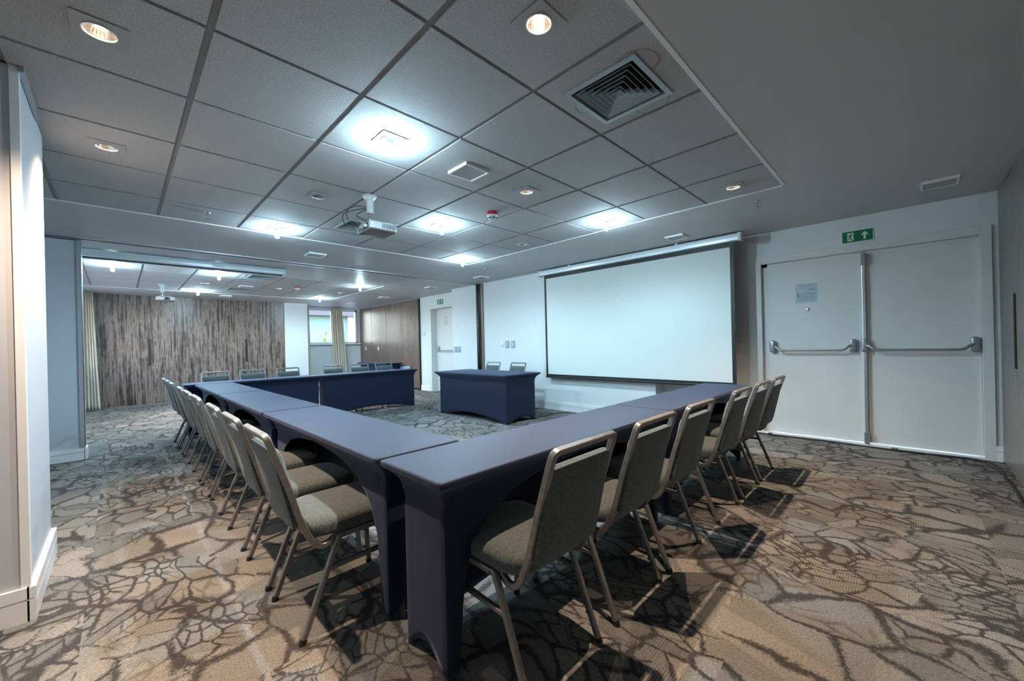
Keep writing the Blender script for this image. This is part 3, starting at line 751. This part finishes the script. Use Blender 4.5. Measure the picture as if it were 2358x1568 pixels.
# flush square covers
def vent_cover():
    t = thing('ceiling_vent', 'x', 'ceiling vent', (0, 0, ZC))
    bm = bmesh.new(); s = .112
    for (a, b, c, d) in ((-s, s, -s, -s+.014), (-s, s, s-.014, s), (-s, -s+.014, -s+.014, s-.014), (s-.014, s, -s+.014, s-.014)): box(bm, a, b, c, d, -.022, 0)
    obj('frame', bm, M_trimw, t, bevel=.002); bx('cover', -s+.014, s-.014, -s+.014, s-.014, -.016, -.002, M_ventw, t); return t
V = vent_cover(); index_kids()
for k, (x, y, lb) in enumerate([(1.86, 2.30, 'square white ceiling vent cover on the tiles right of the bright cool downlight'), (4.965, -.21, 'narrow-looking white ceiling vent cover at the right above the double door'), (4.96, 2.04, 'white ceiling vent cover just above the big screen casing'),
        (1.93, 5.77, 'white ceiling vent cover on the plain band left of the partition rail'), (4.93, 5.80, 'small ceiling vent cover at the far left end of the big screen'), (4.89, 7.46, 'ceiling vent cover above the far exit sign'),
        (4.885, 9.66, 'ceiling vent cover above the brown folding partition'), (4.77, 11.5, 'tiny ceiling vent cover in front of the far window'), (1.84, 9.5, 'ceiling vent cover between the two far room diffusers'), (1.80, 11.42, 'thin-looking ceiling vent cover above the dark wood doors')]):
    o = V if k == 0 else dup(V, (x, y, ZC)); o.location = (x, y, ZC); o['label'] = lb; o['group'] = 'square ceiling vent covers'
# sprinklers
def sprinkler():
    t = thing('sprinkler', 'x', 'sprinkler', (0, 0, ZC))
    bm = bmesh.new(); lathe(bm, [(.032, 0), (.030, -.006), (.014, -.010)], n=20); obj('escutcheon', bm, M_chrome, t, True)
    bm = bmesh.new(); lathe(bm, [(.010, -.008), (.010, -.026), (.005, -.028)], n=12); sweep(bm, [(-.010, 0, -.024), (-.013, 0, -.040), (-.004, 0, -.052)], .004, .004); sweep(bm, [(.010, 0, -.024), (.013, 0, -.040), (.004, 0, -.052)], .004, .004)
    obj('head', bm, M_chrome, t); bm = bmesh.new(); lathe(bm, [(.016, -.052), (.017, -.055)], n=16); obj('deflector', bm, M_chrome, t); return t
S = sprinkler(); index_kids()
for k, (x, y, lb) in enumerate([(.605, 4.65, 'sprinkler head on the tiled ceiling at left, near the plain band'), (4.315, 1.0, 'sprinkler head on the plain ceiling left of the double door'), (4.27, 4.94, 'small sprinkler head at the far corner of the near tiled ceiling'), (4.2, 7.57, 'sprinkler head on the far ceiling left of the far exit door'), (4.2, 10.82, 'tiny sprinkler head by the far corner of the far room tiles')]):
    o = S if k == 0 else dup(S, (x, y, ZC)); o.location = (x, y, ZC); o['label'] = lb; o['group'] = 'ceiling sprinklers'
# smoke detectors
def detector():
    t = thing('smoke_detector', 'x', 'smoke detector', (0, 0, ZC))
    bm = bmesh.new(); lathe(bm, [(.050, 0), (.054, -.004), (.054, -.026), (.050, -.030)], n=28); obj('base', bm, M_red, t, True)
    bm = bmesh.new(); lathe(bm, [(.050, -.030), (.051, -.034), (.049, -.060), (.040, -.072), (.024, -.078)], n=28); b = obj('body', bm, M_plastic, t, True)
    bm = bmesh.new()
    for i in range(9):
        a = 2*PI*i/9; c, s = math.cos(a), math.sin(a); sweep(bm, [(.0465*c-.010*s, .0465*s+.010*c, -.062), (.0465*c+.010*s, .0465*s-.010*c, -.062)], .008, .010)
    obj('slots', bm, M_black, b); return t
Dt = detector(); index_kids()
Dt.location = (2.606, 2.877, ZC); Dt['label'] = 'white smoke detector on a red base on the near tiled ceiling'; Dt['group'] = 'red-based smoke detectors'
dup(Dt, (2.646, 9.0, ZC), 0, 'small red-based smoke detector on the far room ceiling')
# projectors
def projector(mount, bodyc, rz, label, cables=True):
    g = 'ceiling projectors'
    mt = thing('projector_mount', 'white pole ceiling mount carrying the '+('near' if cables else 'far room')+' projector', 'projector mount', (mount[0], mount[1], ZC), 0, 'projector ceiling mounts')
    bm = bmesh.new(); lathe(bm, [(.062, 0), (.062, -.008), (.050, -.012), (.036, -.036), (.030, -.038)], n=28); obj('flange', bm, M_plastic, mt, True)
    bm = bmesh.new(); lathe(bm, [(.029, -.036), (.029, -.150)], n=24); obj('pole', bm, M_plastic, mt, True)
    bm = bmesh.new(); lathe(bm, [(.010, -.15), (.010, -.222)], n=12); lathe(bm, [(.025, -.15), (.025, -.152)], n=12); obj('stem', bm, M_chrome, mt, True)
    bm = bmesh.new(); cx, cy = bodyc[0]-mount[0], bodyc[1]-mount[1]
    for dx, dy in ((-.10, -.08), (.10, -.08), (.10, .08), (-.10, .08)):
        ca, sa = math.cos(rz), math.sin(rz); sweep(bm, smooth_path([(0, 0, -.218), (cx+dx*ca-dy*sa, cy+dx*sa+dy*ca, -.218), (cx+dx*ca-dy*sa, cy+dx*sa+dy*ca, -.2415)], .01, 3), .012, .004)
    obj('arms', bm, M_plastic, mt)
    t = thing('projector', label, 'projector', (bodyc[0], bodyc[1], 0), rz, g)
    zt, zb = 2.240, 2.168                 # local +x is the lens side
    bm = bmesh.new(); out = rrect(.245, .275, .03, 5)
    pillow(bm, out, [(.006, zb+.008), (0, zb+.012), (0, zt-.010), (.004, zt-.003), (.012, zt)], lambda u, v, h: (u, v, h)); bd = obj('case', bm, M_plastic, t, True)
    bm = bmesh.new(); pillow(bm, out, [(.012, zb), (.004, zb+.003), (.004, zb+.009)], lambda u, v, h: (u, v, h)); obj('underside', bm, M_under, t, True)
    bm = bmesh.new(); box(bm, -.1235, -.120, -.10, .10, zb+.014, zt-.012); obj('connector_panel', bm, M_black, bd)
    bm = bmesh.new()
    for s in (-1, 1):
        for i in range(9): box(bm, -.02+.0145*i, -.012+.0145*i, s*.1376-.0012, s*.1376+.0012, zb+.018, zt-.014)
    obj('vent_slats', bm, M_alu2, bd)
    bm = bmesh.new(); poly(bm, [(-.050, zb+.012), (.050, zb+.012), (.030, zt-.012), (-.025, zt-.012)], lambda u, v, h: (.1222+h, u+.02, v), .002); obj('lens_recess', bm, M_black, bd)
    bm = bmesh.new(); lathe(bm, [(.019, .122), (.019, .130), (.014, .131)], (0, .02, (zt+zb)/2), 20, 'X'); obj('lens', bm, M_blackgl, bd, True)
    if cables:
        x, y = mount[0]-.034, mount[1]
        paths = [[(x, y, ZC-.10), (x-.09, y+.03, ZC-.10), (x-.16, y+.05, ZC-.16), (x-.12, y+.06, ZC-.25), (bodyc[0]-.125, y+.03, 2.205)],
                 [(x, y, ZC-.11), (x-.12, y+.02, ZC-.15), (x-.20, y+.02, ZC-.20), (x-.17, y+.05, ZC-.27), (bodyc[0]-.125, y, 2.20)],
                 [(x, y, ZC-.12), (x-.07, y-.01, ZC-.17), (x-.10, y-.02, ZC-.20), (x+.0, y-.03, ZC-.235), (bodyc[0]-.122, y-.05, 2.215)]]
        for k, p in enumerate(paths):
            bm = bmesh.new(); sweep(bm, smooth_path(p, .07, 7), .007, .007, round_=True, n=8)
            o = obj('projector_cable', bm, M_cable, None, True); tag(o, ['dark cable arching highest from the projector mount pole down to the near projector', 'dark cable making the widest loop behind the near projector', 'short dark cable closest to the mount pole of the near projector'][k], 'cable', 'cables behind the near projector')
        bm = bmesh.new(); box(bm, -.155, -.121, -.03, .015, zb+.02, zb+.04); box(bm, -.15, -.121, -.08, -.045, zb+.022, zb+.045); obj('plug', bm, M_plastic, t, bevel=.002)
    return t
projector((1.543, 3.265), (1.604, 3.268), 0, 'white ceiling projector with looped cables hanging over the near room')
projector((.608, 10.12), (.65, 10.12), -PI/2, 'small white projector hanging in the far room, its dark lens facing the camera', False)

# ------------------------------------------------------------------ tables
TZ = .73
def table_cover(L, W, ins=.075, arch=True, end_arch=.075, low=.10, endk=.85):
    """spandex cover; long side facing -y gets the tall arch"""
    prof = [(0, 0), (.015, .2), (.035, .35), (.07, .43), (.13, .50), (.26, .58), (.45, .622), (.80, .655), (5, .655)]
    def tall(s):
        s = max(0, s)
        for (a, za), (b, zb) in zip(prof, prof[1:]):
            if s <= b: return za+(zb-za)*(s-a)/(b-a)
        return .655
    sides = [('A', L), ('E', W), ('B', L), ('E', W)]          # -y, +x, +y, -x
    def foot(kind, u, Ls):
        li = Ls-2*ins; s = min(u, 1-u)*li
        if kind == 'A' and arch: return tall(s-.055) if s > .055 else 0.0
        h = low if kind != 'E' else end_arch
        if kind == 'A': h = low
        if s < .03: return 0.0
        t = (s-.03)/(li/2-.03); return h*math.sin(min(1, t)*PI/2)**.8
    nrow = 22; bm = bmesh.new(); cols = []
    for k, (kind, Ls) in enumerate(sides):
        K = 60 if kind in 'AB' else 16
        us = [i/K for i in range(K)]
        if kind == 'A': us = sorted(set(us+[.01, .02, .03, .0335, .036, .04, .045, .055, .97, .98, .99, .9665, .964, .96, .955, .945]))
        for u in us:
            col = []; zb = foot(kind, u, Ls)
            for r in range(nrow+1):
                t = r/nrow
                if r < 8: t = (r/8)**1.3*.22
                else: t = .22+(r-8)/(nrow-8)*.78
                z = (TZ-.022)-t*(TZ-.022-max(zb, .002))
                dz = TZ-.022-z; q_ = min(1, dz/.115); d = ins*(1-(1-q_)**2.6); de = d*endk
                # mid-span pull-in is weaker near the top
                c = min(u, 1-u)*2
                d *= 1-.0*c
                hw, hl = L/2-de, W/2-d
                if k == 0: x, y = -hw+2*hw*u, -hl
                elif k == 1: x, y = hw, -hl+2*hl*u
                elif k == 2: x, y = hw-2*hw*u, hl
                else: x, y = -hw, hl-2*hl*u
                # soften vertical corners
                e = .014
                px, py = hw-abs(x), hl-abs(y)
                if px < e and py < e:
                    dx, dy = e-px, e-py; m_ = math.hypot(dx, dy)
                    if m_ > e: f2 = e/m_; x = math.copysign(hw-e+dx*f2, x); y = math.copysign(hl-e+dy*f2, y)
                # light folds near the corners
                wz = math.exp(-((c)/.10)**2)*math.exp(-((dz-.10)/.05)**2)*.006*math.sin(60*dz+9*u)
                if k in (0, 2): y += wz
                else: x += wz
                col.append(bm.verts.new((x, y, z)))
            cols.append(col)
    Kn = len(cols)
    for i in range(Kn):
        a, b = cols[i], cols[(i+1) % Kn]
        for r in range(nrow): bm.faces.new((a[r], a[r+1], b[r+1], b[r]))
    # rounded edge and top
    prev = [c[0] for c in cols]
    for dz, dd_ in ((.011, .0), (.018, .002), (.0212, .006), (.022, .013)):
        ring = []
        for c in cols:
            v = c[0].co; fx_ = (L/2-dd_)/(L/2); fy_ = (W/2-dd_)/(W/2)
            ring.append(bm.verts.new((v.x*fx_, v.y*fy_, TZ-.022+dz)))
        for i in range(Kn): bm.faces.new((prev[i], prev[(i+1) % Kn], ring[(i+1) % Kn], ring[i]))
        prev = ring
    bm.faces.new(prev)
    return bm
def make_table(name, label, L, W, grp, arch=True, low=.10, endk=.85):
    t = thing(name, label, 'table', (0, 0, 0), 0, grp)
    o = obj('fitted_cover', table_cover(L, W, arch=arch, low=low, endk=endk), M_cover, t, True, ang=50); sd = o.modifiers.new('s', 'SOLIDIFY'); sd.thickness = .003; sd.offset = -1
    bx('tabletop', -L/2+.012, L/2-.012, -W/2+.012, W/2-.012, TZ-.026, TZ-.006, M_wood2, t)
    hw, hl = L/2-.098, W/2-.098
    for sx in (-1, 1):
        for sy in (-1, 1):
            bm = bmesh.new(); sweep(bm, [(sx*hw, sy*hl, .004), (sx*hw, sy*hl, TZ-.03)], .028, .028, (0, 1, 0)); obj('leg', bm, M_black, t)
    bm = bmesh.new()
    for sx in (-1, 1): sweep(bm, [(sx*hw, -hl, .30), (sx*hw, hl, .30)], .02, .02)
    obj('crossbar', bm, M_black, t); return t
G1 = 'narrow navy-covered tables of the U'
T1 = make_table('meeting_table', 'x', 1.785, .43, G1)
T2 = make_table('meeting_table', 'x', 1.795, .43, G1, endk=.6)
index_kids()
tabs = [((1.625, 1.31), 0, 'navy-covered narrow table nearest the camera, its end panel facing left'), ((3.425, 1.312), 0, 'navy-covered narrow table at the right end of the near row, by the double door'),
        ((.94, 2.435), -PI/2, 'navy-covered narrow table starting the left row, touching the nearest table'), ((.938, 4.235), -PI/2, 'navy-covered narrow table in the middle of the left row'), ((.94, 6.035), -PI/2, 'navy-covered narrow table at the far end of the left row'),
        ((1.51, 7.175), PI, 'navy-covered narrow table at the left of the far row before the wood doors'), ((3.31, 7.175), PI, 'navy-covered narrow table at the right of the far row, cups on its end')]
for k, ((x, y), rz, lb) in enumerate(tabs):
    o = T1 if k == 0 else T2 if k == 5 else dup(T2 if k > 5 else T1, (x, y, 0), rz); o.location = (x, y, 0); o.rotation_euler = (0, 0, rz); o['label'] = lb
HT = make_table('head_table', 'deep navy-covered table standing alone in front of the screen wall', 1.83, .77, None, arch=False)
HT.location = (4.295, 5.03, 0); HT.rotation_euler = (0, 0, PI/2)
BT = make_table('buffet_table', 'navy-covered table against the brown folding partition in the far corner', 1.80, .50, None, arch=False)
BT.location = (5.38, 11.05, 0); BT.rotation_euler = (0, 0, PI/2)
# cups on the far table
bm = bmesh.new(); cups = []
for k, (dx, dy) in enumerate(((0, 0), (.055, -.005), (.11, .0), (.16, -.004))):
    bm = bmesh.new(); lathe(bm, [(.018, 0), (.021, .03), (.023, .055), (.0205, .055), (.016, .004)], n=18); o = obj('cup', bm, M_cup2 if k in (0,) else M_cup, None, True)
    o.location = (3.985+dx, 7.20+dy, TZ); tag(o, ['small blue-white cup at the left of the cup row on the far table', 'second small white cup from the left on the far table', 'third small white cup from the left on the far table', 'fourth small white cup on the far table, beside the brown box'][k], 'cup', 'small cups on the far table')
o = bx('brown_box', 0, .045, 0, .05, 0, .052, M_kraft, bevel=.003); o.location = (4.17, 7.18, TZ); tag(o, 'tiny brown box at the right end of the cup row on the far table', 'box')

# ------------------------------------------------------------------ chairs  (local +y is where the sitter looks; rear feet at y=-.225)
def make_chair():
    t = thing('banquet_chair', 'x', 'chair')
    yo = -.225; bxh = .176; lx = .200; tw = .022
    side = [(.16, .388), (.125, .362), (.095, .352), (.065, .368), (.045, .40), (.008, .485), (-.030, .621), (-.088, .80), (-.105, .848)]
    P = [(-bxh, yo+y, z) for y, z in side[:-1]]+[(-bxh, yo-.105, .846), (bxh, yo-.105, .846)]+[(bxh, yo+y, z) for y, z in side[:-1][::-1]]
    rad = [0]+[.03]*(len(side)-2)+[.088, .088]+[.03]*(len(side)-2)+[0]
    bm = bmesh.new(); sweep(bm, smooth_path(P, rad, 6), .024, .022, (1, 0, 0), c=.15); obj('back_frame', bm, M_tube, t, True, ang=35)
    # side rails with legs
    for s in (-1, 1):
        x = s*lx
        rl = bmesh.new(); sweep(rl, [(x, yo+.165, .386), (x, yo+.40, .386)], tw, tw, (1, 0, 0), c=.15); obj('seat_rail', rl, M_tube, t, True, ang=35)
        for kind, path in (('rear', [(x, yo+0, .006), (x, yo+.128, .325), (x, yo+.155, .386), (x, yo+.175, .386)]), ('front', [(x, yo+.457, .006), (x, yo+.442, .30), (x, yo+.428, .386), (x, yo+.39, .386)])):
            bm = bmesh.new(); sweep(bm, smooth_path(path, .045, 6), tw, tw, (1, 0, 0), c=.15); lg = obj('leg', bm, M_tube, t, True, ang=35)
            bm = bmesh.new(); p0, p1 = Vector(path[0]), Vector(path[1]); d = (p1-p0).normalized(); sweep(bm, [p0-d*.005, p0+d*.014], .026, .026, (1, 0, 0)); obj('foot_cap', bm, M_rubber, lg)
            sg = 1 if kind == 'rear' else -1
            for fr_ in (.3, .62):
                bm = bmesh.new(); q_ = p0.lerp(p1, fr_)+Vector((0, .014*sg, -.004)); lathe(bm, [(.006, -.005), (.006, .005)], tuple(q_), 10, 'Y')
                obj('bumper', bm, M_rubber, lg)
        bm = bmesh.new(); sweep(bm, [(x, yo+.112, .262), (x, yo+.444, .272)], .019, .019, (1, 0, 0), c=.15); sb = obj('stretcher', bm, M_tube, t, True, ang=35)
    bm = bmesh.new(); sweep(bm, [(-lx+.01, yo+.30, .386), (lx-.01, yo+.30, .386)], .02, .02, (0, 0, 1)); sweep(bm, [(-lx+.01, yo+.165, .386), (lx-.01, yo+.165, .386)], .02, .02, (0, 0, 1)); obj('seat_support', bm, M_tube, t)
    # seat
    bm = bmesh.new(); out = rrect(.405, .43, [.10, .085, .085, .10], 6)
    pillow(bm, out, [(.02, .396), (.004, .400), (0, .415), (0, .438), (.006, .452), (.022, .464), (.06, .470), (.12, .473)], lambda u, v, h: (u, yo+.245+v, h+.012*max(0, -v/.2)**2*0))
    st = obj('seat', bm, M_fab, t, True, ang=70)
    # back rest pad between the tubes
    a = Vector((0, yo-.006, .445)); b = Vector((0, yo-.085, .788)); up = (b-a); hgt = up.length; up.normalize(); nr = Vector((0, up.z, -up.y))
    if nr.y < 0: nr = -nr
    mid = (a+b)/2
    def pl(u, v, h):
        s = v/hgt
        bow = .012*(s-.1)
        return tuple(mid+Vector((u, 0, 0))+up*v+nr*(h+bow*0))
    bm = bmesh.new(); out = rrect(.348, hgt, [.045, .03, .03, .045], 5)
    pillow(bm, out, [(.012, -.008), (.0, -.005), (0, .006), (-.003, .012), (.000, .018), (.012, .028), (.04, .038), (.10, .043)], pl)
    bp = obj('backrest', bm, M_fab, t, True, ang=70)
    bm = bmesh.new(); cc = [pl(u, hgt/2-.002, -.004) for u in (-.16, .16)]; sweep(bm, cc, .006, .006, round_=True, n=8); obj('piping', bm, M_fab, bp, True)
    return t
CH = make_chair(); index_kids(); first = [True]
def chair(x, y, rz, label, grp):
    if first[0]: o = CH; first[0] = False; o.location = (x, y, 0); o.rotation_euler = (0, 0, rz)
    else: o = dup(CH, (x, y, 0), rz)
    o['label'] = label; o['group'] = grp
G = 'banquet chairs along the near right row'
R = ['grey banquet chair nearest the camera, beside the end of the near table', 'second grey banquet chair from the camera in the right row', 'third grey banquet chair from the camera in the right row', 'fourth grey banquet chair from the camera in the right row', 'fifth grey banquet chair in the right row, last but one before the double door', 'sixth grey banquet chair, at the end of the right row by the double door']
for k, x in enumerate((1.115, 1.647, 2.165, 2.894, 3.424, 3.926)): chair(x, 1.11, 0, R[k], G)
G = 'banquet chairs along the left row'
nm = ['nearest', 'second', 'third', 'fourth', 'fifth', 'sixth', 'seventh', 'eighth', 'ninth and farthest']
for k, y in enumerate((1.943, 2.46, 3.01, 3.74, 4.25, 4.795, 5.605, 6.145, 6.655)):
    lb = nm[k]+(' chair from the camera' if k else ' chair to the camera')+' in the left row of grey banquet chairs'
    chair(.725, y, -PI/2, lb, G)
G = 'teal banquet chairs behind the far row of tables'
nm = ['leftmost', 'second from left', 'third from left', 'fourth from left', 'fifth from left', 'rightmost']
for k, x in enumerate((1.085, 1.585, 2.12, 2.89, 3.41, 3.925)): chair(x, 7.53, PI, nm[k]+' teal banquet chair behind the far navy tables', G)
G = 'teal banquet chairs behind the head table'
chair(4.66, 5.56, PI/2, 'left teal banquet chair behind the lone head table', G); chair(4.66, 4.91, PI/2, 'right teal banquet chair behind the lone head table', G)

# ------------------------------------------------------------------ floor cables
def cable(pts, r, label, m=M_rubber):
    bm = bmesh.new(); sweep(bm, smooth_path(pts, .15, 6), r*2, r*2, round_=True, n=8); o = obj('floor_cable', bm, m, None, True); return tag(o, label, 'cable')
cable([(5.60, 2.55, .008), (5.56, 1.9, .008), (5.58, 1.3, .008), (5.60, .95, .008), (5.615, .6, .008), (5.57, .3, .008), (5.56, .05, .008), (5.60, -.2, .008), (5.62, -.42, .008), (5.56, -.50, .008), (5.3, -.55, .008), (5.0, -.53, .008), (4.7, -.545, .008), (4.2, -.53, .008)], .008, 'thick black cable running along the foot of the double door and the wood doors')
cable([(5.55, 1.2, .006), (5.59, .8, .006), (5.575, .45, .006), (5.60, .1, .006), (5.57, -.15, .006), (5.59, -.45, .006), (5.35, -.51, .006), (4.9, -.555, .006), (4.4, -.55, .006)], .005, 'thin black cable winding beside the thick cable at the double door')
cable([(4.45, 4.30, .006), (4.75, 4.15, .006), (5.05, 4.25, .006), (5.28, 4.15, .006), (5.40, 4.1, .006)], .005, 'thin dark cable from under the head table to the white wall')
for (y, l_) in ((1.22, .04), (.12, .05)):
    o = bx('cable_clip', 5.55, 5.62, y-l_/2, y+l_/2, 0, .02, M_rubber, bevel=.002); tag(o, 'small black tape block on the cable at the '+('left' if y > 1 else 'middle')+' of the double door foot', 'cable clip')

# ------------------------------------------------------------------ outside the windows
struct(bx('ground_outside', -9, 14, 13.4, 34, -.5, -.4, M_pave)); struct(bx('ground_outside', -9, -1.8, 5.5, 13.4, -.5, -.4, M_pave))
bl = thing('building', 'teal and pale building with cyan windows seen through the far window', 'building', (7, 22, -.4))
bx('wall', -3, 1.9, 0, 3, 0, 3.3, M_teal, bl); bx('wall', -3.2, 9, -.4, 3, 3.3, 3.75, M_eave, bl); bx('wall', 1.9, 9, -.2, 3, 0, 3.3, M_lilac, bl); bx('wall', -3, 9, .2, 3, 3.75, 9, M_lilac, bl)
for x0 in (-1.3, 0.0): bx('window', x0, x0+1.0, -.05, 0, 1.5, 2.5, M_cyanw, bl)
bm = bmesh.new(); random.seed(5)
for i in range(60):
    a = random.uniform(0, 2*PI); h = random.uniform(.6, 2.2); rr = .45*(1-abs(h-1.4)/1.2)
    c = Vector((rr*math.cos(a)*random.random(), rr*math.sin(a)*random.random(), h)); d = Vector((random.uniform(-1, 1), random.uniform(-1, 1), random.uniform(.2, 1))).normalized()*.28; s = d.cross(Vector((0, 0, 1))).normalized()*.05
    for q0 in (0,): bm.faces.new([bm.verts.new(c), bm.verts.new(c+d*.5+s), bm.verts.new(c+d), bm.verts.new(c+d*.5-s)])
o = thing('shrub', 'yellow-green leafy plant outside the far window', 'plant', (6.9, 19.5, -.4)); obj('foliage', bm, M_leaf, o)
bm = bmesh.new(); sweep(bm, [(0, 0, 0), (.02, 0, .9), (0, .03, 1.7)], .04, .04, round_=True); obj('stem', bm, M_leaf, o)
